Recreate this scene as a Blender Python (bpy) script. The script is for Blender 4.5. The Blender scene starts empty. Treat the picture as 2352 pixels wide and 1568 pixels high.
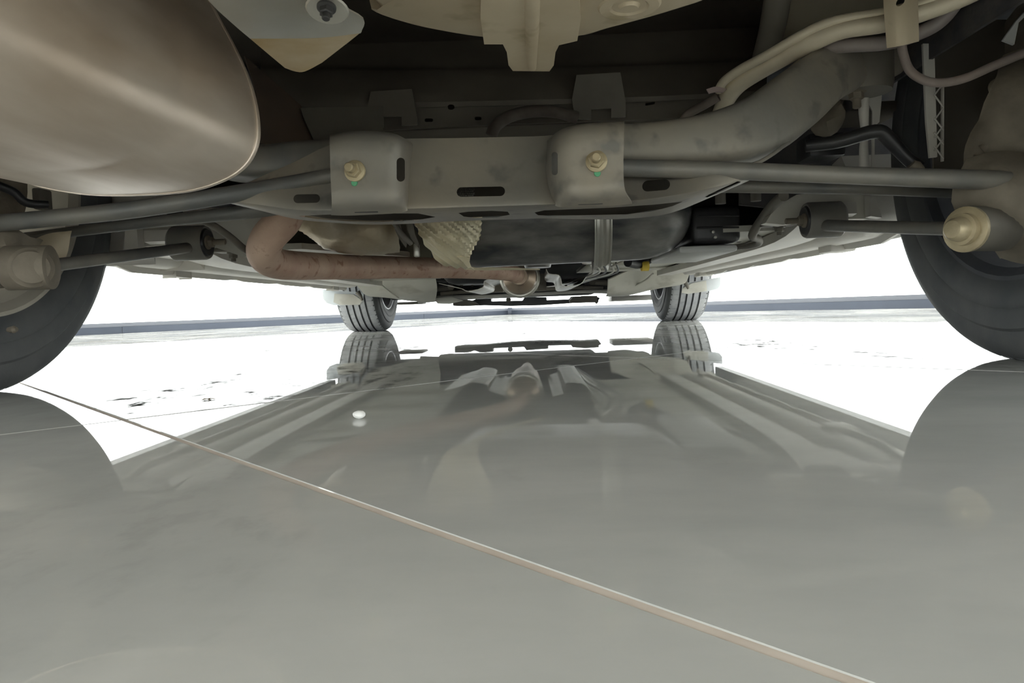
import bpy, bmesh, math, random
from mathutils import Vector, Matrix, noise
from mathutils.geometry import delaunay_2d_cdt
random.seed(7)
S = bpy.context.scene
COL = S.collection
V = Vector
PI = math.pi

# ------------------------------------------------------------------ camera
F, CX, CH, YAW, PIT, ROL = 1629.0, .0668, .0941, .0356, .0484, .0360
YR, YF = .945, 3.58                      # rear and front axle, metres ahead of the lens
R_, FW0, U0 = V((math.cos(YAW), math.sin(YAW), 0)), V((-math.sin(YAW), math.cos(YAW), 0)), V((0, 0, 1))
FW = FW0 * math.cos(PIT) - U0 * math.sin(PIT)
UP = U0 * math.cos(PIT) + FW0 * math.sin(PIT)
RX = R_ * math.cos(ROL) - UP * math.sin(ROL)
UX = R_ * math.sin(ROL) + UP * math.cos(ROL)
EYE = V((CX, 0, CH))
cd = bpy.data.cameras.new('camera'); cam = bpy.data.objects.new('camera', cd); COL.objects.link(cam)
m = Matrix((RX, UX, -FW)).transposed().to_4x4(); m.translation = EYE
cam.matrix_world = m
cd.sensor_width = 36; cd.lens = 36 * F / 2352; cd.clip_start = .01; cd.clip_end = 300
S.camera = cam

# ------------------------------------------------------------------ light
w = bpy.data.worlds.new('sky'); S.world = w; w.use_nodes = True
bg = w.node_tree.nodes['Background']
bg.inputs[0].default_value = (.99, .99, .97, 1); bg.inputs[1].default_value = 5.4
def area(loc, sx, sy, power, color):
    d = bpy.data.lights.new('added_fill_lamp', 'AREA'); d.shape = 'RECTANGLE'; d.size = sx; d.size_y = sy
    d.energy = power; d.color = color
    o = bpy.data.objects.new('added_fill_lamp', d); COL.objects.link(o); o.location = loc; return o
for lx, ly, lp in ((-1.6, -1.2, 45), (1.6, -1.2, 45), (0, -3.6, 45), (-3.2, 1.6, 45), (3.0, 1.6, 45), (-1.6, 4.6, 45), (1.4, 4.6, 45)):  # unseen lamps added below the ceiling to lift the floor brightness
    area((lx, ly, 3.72), 1.6, 1.6, lp, (1, .95, .87))
vs = S.view_settings
vs.view_transform = 'Standard'; vs.look = 'None'; vs.exposure = 0.12; vs.gamma = 1; vs.use_curve_mapping = False
try: S.cycles.max_bounces = 10; S.cycles.diffuse_bounces = 6
except Exception: pass

# ------------------------------------------------------------------ helpers
def at(px, py, Y):                        # the point at depth Y seen at a pixel of the photograph
    d = FW + RX * ((px - 1176) / F) + UX * ((784 - py) / F)
    return EYE + d * (Y / d.y)
def atz(px, py, z):                       # the point at height z seen at a pixel
    d = FW + RX * ((px - 1176) / F) + UX * ((784 - py) / F)
    return EYE + d * ((z - CH) / d.z)
def obj(name, me, mat, parent=None, smooth=None):
    o = bpy.data.objects.new(name, me); COL.objects.link(o)
    if mat and not me.materials: me.materials.append(mat)
    if parent: o.parent = parent
    return o
def fin(name, bm, mat, parent=None, smooth=40):
    bmesh.ops.remove_doubles(bm, verts=bm.verts, dist=1e-6)
    bmesh.ops.recalc_face_normals(bm, faces=bm.faces)
    if smooth:
        a = math.radians(smooth)
        for f in bm.faces: f.smooth = True
        for e in bm.edges:
            if len(e.link_faces) == 2 and e.calc_face_angle(0) > a: e.smooth = False
    me = bpy.data.meshes.new(name); bm.to_mesh(me); bm.free()
    return obj(name, me, mat, parent)
def cr(p, n=6, closed=False):             # Catmull-Rom through points
    N = len(p); out = []
    if N < 3: return list(p)
    for i in range(N if closed else N - 1):
        if closed: a, b, c, d = p[i - 1], p[i], p[(i + 1) % N], p[(i + 2) % N]
        else:
            b, c = p[i], p[i + 1]
            a = p[i - 1] if i else b * 2 - c
            d = p[i + 2] if i + 2 < N else c * 2 - b
        for k in range(n):
            t = k / n
            out.append((b * 2 + (c - a) * t + (a * 2 - b * 5 + c * 4 - d) * t * t + (b * 3 - a - c * 3 + d) * t * t * t) * .5)
    if not closed: out.append(p[-1])
    return out
def loft(bm, rings, caps=True, closed=True):
    vr = [[bm.verts.new(v) for v in r] for r in rings]
    n = len(rings[0])
    for a, b in zip(vr, vr[1:]):
        for i in range(n if closed else n - 1):
            j = (i + 1) % n
            try: bm.faces.new((a[i], a[j], b[j], b[i]))
            except ValueError: pass
    if caps and closed:
        for r in (vr[0], vr[-1]):
            try: bm.faces.new(r)
            except ValueError: pass
    return vr
def sweep(bm, pts, r, n=12, sub=6, flat=1.0, caps=True):
    pts = [V(p) for p in pts]; N = len(pts)
    rr = r if isinstance(r, (list, tuple)) else [r] * N
    if sub > 1 and N > 2:
        q = cr(pts, sub); rq = [v.x for v in cr([V((x, 0, 0)) for x in rr], sub)]
    else: q, rq = pts, list(rr)
    rings = []; up = None
    for i, p in enumerate(q):
        t = (q[min(i + 1, len(q) - 1)] - q[max(i - 1, 0)]).normalized()
        if up is None: up = V((0, 0, 1)) if abs(t.z) < .9 else V((0, 1, 0))
        s = t.cross(up).normalized(); up = s.cross(t).normalized()
        rings.append([p + s * (math.cos(a) * rq[i]) + up * (math.sin(a) * rq[i] * flat) for a in (2 * PI * k / n for k in range(n))])
    loft(bm, rings, caps)
def tube(name, pts, r, mat, parent, n=12, sub=6, flat=1.0, smooth=50):
    bm = bmesh.new(); sweep(bm, pts, r, n, sub, flat); return fin(name, bm, mat, parent, smooth)
def lathe(bm, prof, c, axis, n=24, caps=False):   # prof: (along, radius)
    axis = V(axis).normalized(); u = axis.orthogonal().normalized(); w_ = axis.cross(u)
    loft(bm, [[V(c) + axis * a + (u * math.cos(t) + w_ * math.sin(t)) * r for t in (2 * PI * k / n for k in range(n))] for a, r in prof], caps)
def turned(name, prof, c, axis, mat, parent, n=24, caps=True, smooth=35):
    bm = bmesh.new(); lathe(bm, prof, c, axis, n, caps); return fin(name, bm, mat, parent, smooth)
def box(bm, a, b, bev=0, seg=2, M=None):
    a, b = V(a), V(b)
    r = bmesh.ops.create_cube(bm, size=1)
    vs_ = r['verts']
    for v in vs_: v.co = V(((a.x + b.x) / 2 + v.co.x * (b.x - a.x), (a.y + b.y) / 2 + v.co.y * (b.y - a.y), (a.z + b.z) / 2 + v.co.z * (b.z - a.z)))
    if bev:
        es = list({e for v in vs_ for e in v.link_edges})
        g = bmesh.ops.bevel(bm, geom=es, offset=bev, segments=seg, affect='EDGES', profile=.5)
        vs_ = list({v for f in g['faces'] for v in f.verts} | {v for v in vs_ if v.is_valid})
    if M:
        for v in vs_: v.co = M @ v.co
def bx(name, a, b, mat, parent, bev=.003, seg=2, M=None):
    bm = bmesh.new(); box(bm, a, b, bev, seg, M); return fin(name, bm, mat, parent)
def face_poly(bm, outline, holes, f):     # 2-D outline with holes, mapped to 3-D by f
    pts, edges = [], []
    for loop in [outline] + holes:
        k = len(pts); pts += [V(p) for p in loop]
        edges += [(k + i, k + (i + 1) % len(loop)) for i in range(len(loop))]
    vv, ee, ff, *_ = delaunay_2d_cdt(pts, edges, [], 4, 1e-6)
    return vv, ff
def slab(name, outline, f1, f2, mat, parent, holes=(), smooth=30):   # plate between the mappings f1 and f2
    vv, ff = face_poly(None, outline, list(holes), None)
    bm = bmesh.new()
    A = [bm.verts.new(f1(*v)) for v in vv]; B = [bm.verts.new(f2(*v)) for v in vv]
    cnt = {}
    for t in ff:
        bm.faces.new([A[i] for i in t]); bm.faces.new([B[i] for i in reversed(t)])
        for i in range(len(t)):
            e = (t[i], t[(i + 1) % len(t)]); cnt[e] = 1
    for (i, j) in cnt:
        if (j, i) not in cnt: bm.faces.new((A[j], A[i], B[i], B[j]))
    return fin(name, bm, mat, parent, smooth)
def pslab(name, outline, Y, t, mat, parent, holes=(), sub=0):       # upright plate at depth Y, outline in pixels
    if sub: outline = [(p.x, p.y) for p in cr([V((a, b, 0)) for a, b in outline], sub, True)]
    fy = Y if callable(Y) else (lambda x, y: Y)
    return slab(name, outline, lambda x, y: at(x, y, fy(x, y)), lambda x, y: at(x, y, fy(x, y)) + V((0, t, 0)), mat, parent, holes)
def zslab(name, outline, z, t, mat, parent, holes=(), sub=0):       # level plate at height z, outline in pixels
    if sub: outline = [(p.x, p.y) for p in cr([V((a, b, 0)) for a, b in outline], sub, True)]
    q = [(lambda p: (p.x, p.y))(atz(x, y, z)) for x, y in outline]
    hs = [[(lambda p: (p.x, p.y))(atz(x, y, z)) for x, y in h] for h in holes]
    return slab(name, q, lambda x, y: V((x, y, z)), lambda x, y: V((x, y, z + t)), mat, parent, hs)
def patch(name, rows, mat, parent, su=4, sv=4, t=.002, disp=None, cuts=(), smooth=40):   # shaped sheet through a net of points
    net = [[p if isinstance(p, Vector) else at(*p) for p in r] for r in rows]
    net = [cr(r, su) for r in net]
    cols = [cr(list(c), sv) for c in zip(*net)]
    bm = bmesh.new(); nu, nv = len(cols), len(cols[0])
    g = [[bm.verts.new(p) for p in c] for c in cols]
    for i in range(nu - 1):
        for j in range(nv - 1): bm.faces.new((g[i][j], g[i + 1][j], g[i + 1][j + 1], g[i][j + 1]))
    bm.normal_update()
    if disp:
        for i in range(nu):
            for j in range(nv):
                v = g[i][j]; v.co += v.normal * disp(i / (nu - 1), j / (nv - 1), v.co)
    bmesh.ops.recalc_face_normals(bm, faces=bm.faces)
    if t: thicken(bm, t)
    o = fin(name, bm, mat, parent, smooth)
    if cuts: cut(o, cuts)
    return o
def thicken(bm, t):                       # a second skin behind the sheet, joined round the rim
    bm.normal_update()
    fs = list(bm.faces); rim = [(e.verts[0], e.verts[1]) for e in bm.edges if len(e.link_faces) == 1]
    tw = {v: bm.verts.new(v.co - v.normal * t) for v in list(bm.verts)}
    for f in fs: bm.faces.new([tw[v] for v in reversed(f.verts)])
    for a, b in rim: bm.faces.new((a, b, tw[b], tw[a]))
def cut(o, cuts):                         # (outline in pixels, near Y, far Y): real openings
    bm = bmesh.new()
    for ol, y1, y2 in cuts:
        loft(bm, [[at(x, y, y1) for x, y in ol], [at(x, y, y2) for x, y in ol]])
    bmesh.ops.recalc_face_normals(bm, faces=bm.faces)
    me = bpy.data.meshes.new('cut'); bm.to_mesh(me); bm.free()
    c = bpy.data.objects.new('cut', me); COL.objects.link(c)
    md = o.modifiers.new('b', 'BOOLEAN'); md.operation = 'DIFFERENCE'; md.object = c; md.solver = 'EXACT'
    bpy.context.view_layer.update()
    dg = bpy.context.evaluated_depsgraph_get()
    nm = bpy.data.meshes.new_from_object(o.evaluated_get(dg))
    o.modifiers.clear(); o.data = nm
    bpy.data.objects.remove(c)
def slot(x0, y0, x1, y1, tilt=0, n=6):    # a stadium-shaped outline in pixels
    r = min(abs(x1 - x0), abs(y1 - y0)) / 2; cx, cy = (x0 + x1) / 2, (y0 + y1) / 2
    hx, hy = abs(x1 - x0) / 2 - r, abs(y1 - y0) / 2 - r; out = []
    for q, (sx, sy) in enumerate(((1, 1), (-1, 1), (-1, -1), (1, -1))):
        for k in range(n):
            a = PI / 2 * (q + k / (n - 1)); out.append((cx + sx * hx + math.cos(a) * r, cy + sy * hy + math.sin(a) * r + tilt * (sx * hx + math.cos(a) * r)))
    res = []
    for p in out:
        if not res or (abs(p[0] - res[-1][0]) + abs(p[1] - res[-1][1])) > .05: res.append(p)
    return res
def bolt(name, c, axis, r, mat, parent, stud=.9):                    # flange, hexagon and stud end
    c, axis = V(c), V(axis).normalized(); bm = bmesh.new()
    lathe(bm, [(0, r), (r * .22, r * .98), (r * .34, r * .72)], c, axis, 24, True)
    u = axis.orthogonal().normalized(); w_ = axis.cross(u)
    hexr = lambda a, k: [c + axis * (r * a) + (u * math.cos(t) + w_ * math.sin(t)) * (r * k) for t in (PI / 3 * i for i in range(6))]
    loft(bm, [hexr(.3, .74), hexr(.85, .74), hexr(.95, .62)])
    lathe(bm, [(r * .9, r * .42), (r * (.95 + stud), r * .42), (r * (1.05 + stud), r * .32)], c, axis, 16, True)
    return fin(name, bm, mat, parent, 30)
def part(name, parent):
    e = bpy.data.objects.new(name, None); COL.objects.link(e); e.empty_display_size = .05
    if parent: e.parent = parent
    return e

# ------------------------------------------------------------------ materials
def mat(name, c1, c2=None, scale=8, rough=.6, metal=0, bump=0, bscale=60, spec=.5, contrast=(.35, .65), c3=None, s3=40, stretch=None, r2=None):
    M_ = bpy.data.materials.new(name); M_.use_nodes = True
    nt = M_.node_tree; N = nt.nodes; L = nt.links; p = N['Principled BSDF']
    p.inputs['Roughness'].default_value = rough; p.inputs['Metallic'].default_value = metal
    p.inputs['Specular IOR Level'].default_value = spec
    tc = N.new('ShaderNodeNewGeometry'); src = tc.outputs['Position']
    if stretch:
        mp = N.new('ShaderNodeMapping'); mp.inputs['Scale'].default_value = stretch
        L.new(src, mp.inputs[0]); src = mp.outputs[0]
    def nz(s, d=5):
        n = N.new('ShaderNodeTexNoise'); n.inputs['Scale'].default_value = s; n.inputs['Detail'].default_value = d
        L.new(src, n.inputs['Vector']); return n
    if c2:
        n1 = nz(scale); rp = N.new('ShaderNodeValToRGB')
        rp.color_ramp.elements[0].position, rp.color_ramp.elements[1].position = contrast
        rp.color_ramp.elements[0].color = (*c1, 1); rp.color_ramp.elements[1].color = (*c2, 1)
        L.new(n1.outputs['Fac'], rp.inputs[0]); col = rp.outputs[0]
        if c3:
            n3 = nz(s3, 3); r3 = N.new('ShaderNodeValToRGB')
            r3.color_ramp.elements[0].position, r3.color_ramp.elements[1].position = .58, .7
            r3.color_ramp.elements[0].color = (0, 0, 0, 1); r3.color_ramp.elements[1].color = (1, 1, 1, 1)
            L.new(n3.outputs['Fac'], r3.inputs[0])
            mx = N.new('ShaderNodeMix'); mx.data_type = 'RGBA'
            L.new(r3.outputs[0], mx.inputs[0]); L.new(col, mx.inputs[6]); mx.inputs[7].default_value = (*c3, 1); col = mx.outputs[2]
        L.new(col, p.inputs['Base Color'])
        if r2 is not None:
            mr = N.new('ShaderNodeMapRange'); mr.inputs[3].default_value = rough; mr.inputs[4].default_value = r2
            mr.inputs[1].default_value, mr.inputs[2].default_value = contrast
            L.new(n1.outputs['Fac'], mr.inputs[0]); L.new(mr.outputs[0], p.inputs['Roughness'])
    else: p.inputs['Base Color'].default_value = (*c1, 1)
    if bump:
        n2 = nz(bscale, 4); b = N.new('ShaderNodeBump'); b.inputs['Strength'].default_value = bump; b.inputs['Distance'].default_value = .002
        L.new(n2.outputs['Fac'], b.inputs['Height']); L.new(b.outputs[0], p.inputs['Normal'])
    return M_
STEEL = mat('dusty_grey_steel', (.25, .238, .212), (.34, .305, .245), 9, .55, .2, .15, 120, c3=(.2, .19, .17), s3=30)
TAN = mat('dust_coated_steel', (.50, .42, .29), (.60, .52, .38), 10, .6, .1, .15, 90, c3=(.40, .33, .21), s3=24)
DARK = mat('dark_primed_steel', (.085, .075, .06), (.14, .125, .1), 6, .65, 0, .1, 70)
BLUEGREY = mat('dusty_blue_grey_steel', (.13, .133, .128), (.22, .205, .175), 12, .5, .15, .1, 120)
MUFF = mat('stained_stainless_steel', (.84, .75, .65), (.52, .42, .32), 5, .43, .55, .08, 40, stretch=(3, .6, 2))
RUST = mat('rusty_exhaust_steel', (.50, .325, .24), (.64, .47, .35), 16, .6, .15, .25, 160, c3=(.36, .2, .13), s3=55)
FOIL = mat('golden_stained_foil', (.94, .86, .62), (.80, .69, .44), 12, .42, .2, .3, 150)
ALU = mat('dull_aluminium', (.62, .62, .58), (.5, .48, .41), 9, .42, .55, .1, 45)
DIRTALU = mat('dirt_stained_aluminium', (.50, .37, .19), (.62, .52, .36), 18, .6, .2, .2, 70)
TANKM = mat('black_tank_plastic', (.05, .055, .058), (.28, .27, .25), 9, .34, 0, .15, 90, stretch=(1, 1.6, 3))
BLACK = mat('black_plastic', (.018, .019, .022), (.04, .04, .04), 14, .45)
RUBBER = mat('tyre_rubber', (.06, .067, .073), (.10, .103, .103), 14, .62, 0, .1, 200)
TREAD = mat('dusty_tread_rubber', (.32, .33, .345), (.40, .405, .41), 20, .75, 0, .1, 200)
PANEL = mat('pale_dusty_underbody_panel', (.52, .51, .45), (.60, .58, .51), 5, .55, 0, .1, 50, c3=(.42, .40, .34), s3=9)
SILLM = mat('dusty_sill_paint', (.54, .525, .49), (.62, .595, .54), 8, .5, 0, .1, 45)
CREAM = mat('cream_coated_pipe', (.78, .70, .53), (.62, .55, .42), 16, .45, .1, .1, 80)
FLAP = mat('pale_mudflap_plastic', (.62, .66, .68), (.52, .54, .55), 8, .45)
CASTM = mat('dusty_casting', (.25, .218, .168), (.175, .15, .115), 25, .7, .15, .3, 120)
BRASS = mat('yellow_zinc_bolt', (.55, .47, .30), (.42, .35, .22), 40, .45, .35, .2, 200)
GREEN = mat('green_paint_dab', (.12, .42, .22))
WHITE = mat('white_gap_light', (.8, .82, .8))  # colour for bright light showing through gaps
YELLOW = mat('yellow_tape', (.75, .55, .08))
PAINT = mat('silver_car_paint', (.6, .61, .62), rough=.3, metal=.3)
GLASSD = mat('dark_car_glass', (.03, .035, .04), rough=.08)
RIMM = mat('grey_wheel_metal', (.22, .23, .24), (.14, .14, .145), 14, .4, .6)
DUSTRIM = mat('dust_coated_rim', (.46, .43, .36), (.38, .35, .29), 9, .6, .2)
LINER = mat('felt_wheel_liner', (.06, .06, .068), (.10, .095, .09), 30, .9, 0, .3, 200)
FRAME = mat('blue_grey_anodised_frame', (.06, .07, .095), (.052, .062, .085), 2, .35, .4)
FRAME2 = mat('pale_frame_seam', (.13, .14, .165), rough=.4)
PLASTER = mat('white_plaster', (.78, .77, .74), (.82, .81, .78), 3, .85)
PAVE = mat('pale_outdoor_paving', (.6, .6, .58), (.68, .68, .66), 2, .85)
GROUT = mat('beige_grout', (.60, .52, .455), (.68, .60, .53), 30, .85)
PEBBLE = mat('white_pebble', (.85, .85, .83), (.75, .75, .72), 80, .8)
LEAF = mat('brown_dry_leaf', (.16, .12, .07), (.22, .17, .1), 90, .8)

def tile_mat(name, film, marks, dull):     # polished tile, dust film over it, scuffs and dirt marks in the dust
    M_ = bpy.data.materials.new(name); M_.use_nodes = True
    nt = M_.node_tree; N = nt.nodes; L = nt.links; p = N['Principled BSDF']
    g = N.new('ShaderNodeNewGeometry')
    def nz(s, d, sc=(1, 1, 1), rot=0, dist=0):
        mp = N.new('ShaderNodeMapping'); mp.inputs['Scale'].default_value = sc; mp.inputs['Rotation'].default_value = (0, 0, rot)
        L.new(g.outputs['Position'], mp.inputs[0])
        n = N.new('ShaderNodeTexNoise'); n.inputs['Scale'].default_value = s; n.inputs['Detail'].default_value = d; n.inputs['Roughness'].default_value = .62
        n.inputs['Distortion'].default_value = dist
        L.new(mp.outputs[0], n.inputs['Vector']); return n.outputs['Fac']
    def ramp(src, a, b, c0, c1):
        r = N.new('ShaderNodeMapRange'); r.inputs[1].default_value, r.inputs[2].default_value = a, b
        r.inputs[3].default_value, r.inputs[4].default_value = c0, c1; L.new(src, r.inputs[0]); return r.outputs[0]
    rp = N.new('ShaderNodeValToRGB'); e = rp.color_ramp.elements
    e[0].position, e[1].position = .3, .72; e[0].color = (.43, .44, .425, 1); e[1].color = (.575, .575, .555, 1)
    L.new(nz(3.2, 8, (1, 2.2, 1), .5), rp.inputs[0]); L.new(rp.outputs[0], p.inputs['Base Color'])
    p.inputs['Roughness'].default_value = .006; p.inputs['IOR'].default_value = 1.5
    df = N.new('ShaderNodeBsdfDiffuse'); df.inputs[0].default_value = (.53, .53, .505, 1)
    dk = N.new('ShaderNodeBsdfDiffuse'); dk.inputs[0].default_value = (dull, dull, dull * .95, 1)
    m1 = N.new('ShaderNodeMixShader'); L.new(ramp(nz(2.1, 10, (1.7, .8, 1), -.6), .42, .66, film * .35, film), m1.inputs[0])
    L.new(p.outputs[0], m1.inputs[1]); L.new(df.outputs[0], m1.inputs[2])
    a = ramp(nz(5, 9, (1, .3, 1), .5, .6), .52, .62, 0, 1)
    b = ramp(nz(38, 4, (1, .6, 1), .2), .5, .62, .25, 1)
    mu = N.new('ShaderNodeMath'); mu.operation = 'MULTIPLY'; L.new(a, mu.inputs[0]); L.new(b, mu.inputs[1])
    mm = N.new('ShaderNodeMath'); mm.operation = 'MULTIPLY'; L.new(mu.outputs[0], mm.inputs[0]); mm.inputs[1].default_value = marks
    m2 = N.new('ShaderNodeMixShader'); L.new(mm.outputs[0], m2.inputs[0]); L.new(m1.outputs[0], m2.inputs[1]); L.new(dk.outputs[0], m2.inputs[2])
    L.new(m2.outputs[0], N['Material Output'].inputs[0])
    return M_
TILE = tile_mat('dusty_grey_porcelain', .45, 1.0, .14)
TILEN = tile_mat('lightly_scuffed_porcelain', .5, .3, .25)
TILEC = tile_mat('wiped_grey_porcelain', .14, .3, .25)
def glass_mat():
    M_ = bpy.data.materials.new('clear_window_glass'); M_.use_nodes = True
    nt = M_.node_tree; N = nt.nodes; L = nt.links; N.remove(N['Principled BSDF'])
    t = N.new('ShaderNodeBsdfTransparent'); t.inputs[0].default_value = (.95, .97, .97, 1)
    gl = N.new('ShaderNodeBsdfGlossy'); gl.inputs['Roughness'].default_value = .02
    lw = N.new('ShaderNodeLayerWeight'); pw = N.new('ShaderNodeMath'); pw.operation = 'POWER'; pw.inputs[1].default_value = 5
    L.new(lw.outputs['Facing'], pw.inputs[0])
    fr = N.new('ShaderNodeMapRange'); fr.inputs[3].default_value, fr.inputs[4].default_value = .03, .75; L.new(pw.outputs[0], fr.inputs[0])
    mx = N.new('ShaderNodeMixShader'); L.new(fr.outputs[0], mx.inputs[0]); L.new(t.outputs[0], mx.inputs[1]); L.new(gl.outputs[0], mx.inputs[2])
    L.new(mx.outputs[0], N['Material Output'].inputs[0]); return M_
GLASS = glass_mat()

def struct(o): o['kind'] = 'structure'; return o

# ------------------------------------------------------------------ the room
ORG = V((-.33, .66, 0)); TU = V((math.cos(math.radians(-46)), math.sin(math.radians(-46)), 0)); TV = V((-TU.y, TU.x, 0)); TS = .79
corner = atz(1172, 722.5, 0); dl = (atz(240, 767.5, 0) - corner).normalized(); dr = (atz(2110, 708, 0) - corner).normalized()
LW = 13.5; A_, B_ = corner + dl * LW, corner + dr * LW; D_ = corner + dl * LW + dr * LW
CEIL = 3.8
def quadslab(name, pts, z0, z1, m_, parent=None):
    bm = bmesh.new(); loft(bm, [[V((p.x, p.y, z0)) for p in pts], [V((p.x, p.y, z1)) for p in pts]]); return fin(name, bm, m_, parent, 0)
floor = struct(quadslab('floor', [corner, A_, D_, B_], -.06, -.0006, GROUT))
def inside(p, mrg):
    q = p - corner; det = dl.x * dr.y - dl.y * dr.x
    a = (q.x * dr.y - q.y * dr.x) / det; b = (dl.x * q.y - dl.y * q.x) / det
    s = abs(det)
    return a * s > mrg and b * s > mrg and a < LW and b < LW
def tile_mesh(mt):
    bm = bmesh.new(); h = TS / 2 - .0024
    ring = lambda s, z: [V((x * s, y * s, z)) for x, y in ((-1, -1), (1, -1), (1, 1), (-1, 1))]
    loft(bm, [ring(h, -.012), ring(h, -.0005), ring(h - .0005, 0)])
    bmesh.ops.recalc_face_normals(bm, faces=bm.faces)
    me = bpy.data.meshes.new('floor_tile'); bm.to_mesh(me); bm.free(); me.materials.append(mt); return me
tm = tile_mesh(TILE); tmc = tile_mesh(TILEC); tmn = tile_mesh(TILEN); cand = []
for i in range(-16, 17):
    for j in range(-16, 17):
        c = ORG + TU * (TS * (i + .5)) + TV * (TS * (j + .5))
        cs = [inside(c + TU * (TS / 2 * a) + TV * (TS / 2 * b), -.02) for a in (-1, 1) for b in (-1, 1)]
        if any(cs): cand.append(((c - V((0, 1.5, 0))).length, c, all(cs), tmc if (j == 0 and i >= 0) else tmn if j < 0 else tm))
cand.sort(key=lambda t: t[0])
base_rot = math.atan2(TU.y, TU.x)
rnd = random.Random(4)
def wall_cut(bm):                          # trims a tile at the two glazed walls
    for dd in (dl, dr):
        n = V((-dd.y, dd.x, 0))
        if n.dot((A_ + B_) / 2 - corner) > 0: n = -n
        r = bmesh.ops.bisect_plane(bm, geom=bm.verts[:] + bm.edges[:] + bm.faces[:], plane_co=corner + n * .08, plane_no=n, clear_outer=True)
        bmesh.ops.edgeloop_fill(bm, edges=[g for g in r['geom_cut'] if isinstance(g, bmesh.types.BMEdge)])
def flat_tile(bm, c):
    h = TS / 2 - .0024
    loft(bm, [[c + TU * (x * h) + TV * (y * h) + V((0, 0, z)) for x, y in ((-1, -1), (1, -1), (1, 1), (-1, 1))] for z in (-.012, 0)])
for _, c, whole, kind in cand[:280]:
    if whole:
        o = obj('floor_tile', kind, None, floor); o.location = c
        o.rotation_euler = (rnd.uniform(-.0004, .0004), rnd.uniform(-.0004, .0004), base_rot)
    else:
        bm = bmesh.new(); flat_tile(bm, c); wall_cut(bm)
        if bm.faces: fin('floor_tile', bm, TILE, floor, 0)
        else: bm.free()
bm = bmesh.new()
for _, c, whole, kind in cand[280:]: flat_tile(bm, c)
fin('far_tiles', bm, TILE, floor, 0)['kind'] = 'stuff'
struct(quadslab('ceiling', [corner, A_, D_, B_], CEIL, CEIL + .15, PLASTER))
def wallslab(name, p, q, z0, z1, th, m_, parent=None, off=0):
    d = (q - p).normalized(); n = V((-d.y, d.x, 0))
    ctr = (corner + D_) / 2
    if n.dot(ctr - p) > 0: n = -n
    return quadslab(name, [p + n * off, q + n * off, q + n * (off + th), p + n * (off + th)], z0, z1, m_, parent), d, n
for nm, o0, q, jx, jy in (('window_1', corner, A_, 350, 765), ('window_2', corner, B_, 1905, 700), ('added_window_3', D_, A_, 0, 0), ('added_window_4', D_, B_, 0, 0)):  # last two: unseen glazing added behind the camera to let low light in
    gl, d, n = wallslab(nm, o0, q, .07, CEIL, .012, GLASS, None, .03); struct(gl)
    # bottom frame: a lower rail with a stepped sill, butt joints and a slim upper bead
    inn = -n
    def rail(name, prof, s0, s1, m_):
        bm = bmesh.new()
        loft(bm, [[o0 + d * s + n * a + V((0, 0, z)) for a, z in prof] for s in (s0, s1)])
        return fin(name, bm, m_, gl, 0)
    js = (atz(jx, jy, 0) - corner).dot(d) if jx else 2.0
    edges = [0.03] + [js + 3.1 * k for k in range(-3, 6) if .5 < js + 3.1 * k < LW - .3] + [LW]
    low = [(0, 0), (0, .052), (.008, .056), (.008, .060), (.09, .060), (.09, 0)]
    up = [(.014, .060), (.014, .074), (.022, .082), (.075, .082), (.075, .060)]
    for s0, s1 in zip(edges, edges[1:]):
        rail('frame_rail', low, s0 + .002, s1 - .002, FRAME); rail('frame_bead', up, s0 + .002, s1 - .002, FRAME)
    rail('frame_seam', [(.004, .0), (.004, .08), (.07, .08), (.07, 0)], 0, LW, FRAME2)
    rail('frame_seam', [(-.002, .053), (-.002, .056), (.02, .056), (.02, .053)], .02, LW, FRAME2)
    rail('head_frame', [(0, CEIL - .09), (0, CEIL), (.09, CEIL), (.09, CEIL - .09)], 0, LW, FRAME)
cp = part('trim_1', None); 
bm = bmesh.new(); box(bm, corner + V((-.03, -.035, .0)), corner + V((.03, .03, .088)), .006, 2); tr = fin('trim_2', bm, FRAME, None); struct(tr)
bpy.data.objects.remove(cp); tr.name = 'trim_1'
pv = struct(quadslab('trim_2', [V((-60, -20, 0)), V((60, -20, 0)), V((60, 80, 0)), V((-60, 80, 0))], -.4, -.2, PAVE)); pv.name = 'ground'

# ------------------------------------------------------------------ the car
CAR = part('car', None); CAR.location = (0, 0, 0)
CAR['label'] = 'silver car seen from below, dusty underbody with muffler and fuel tank, standing on grey tiles'
CAR['category'] = 'car'

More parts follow.
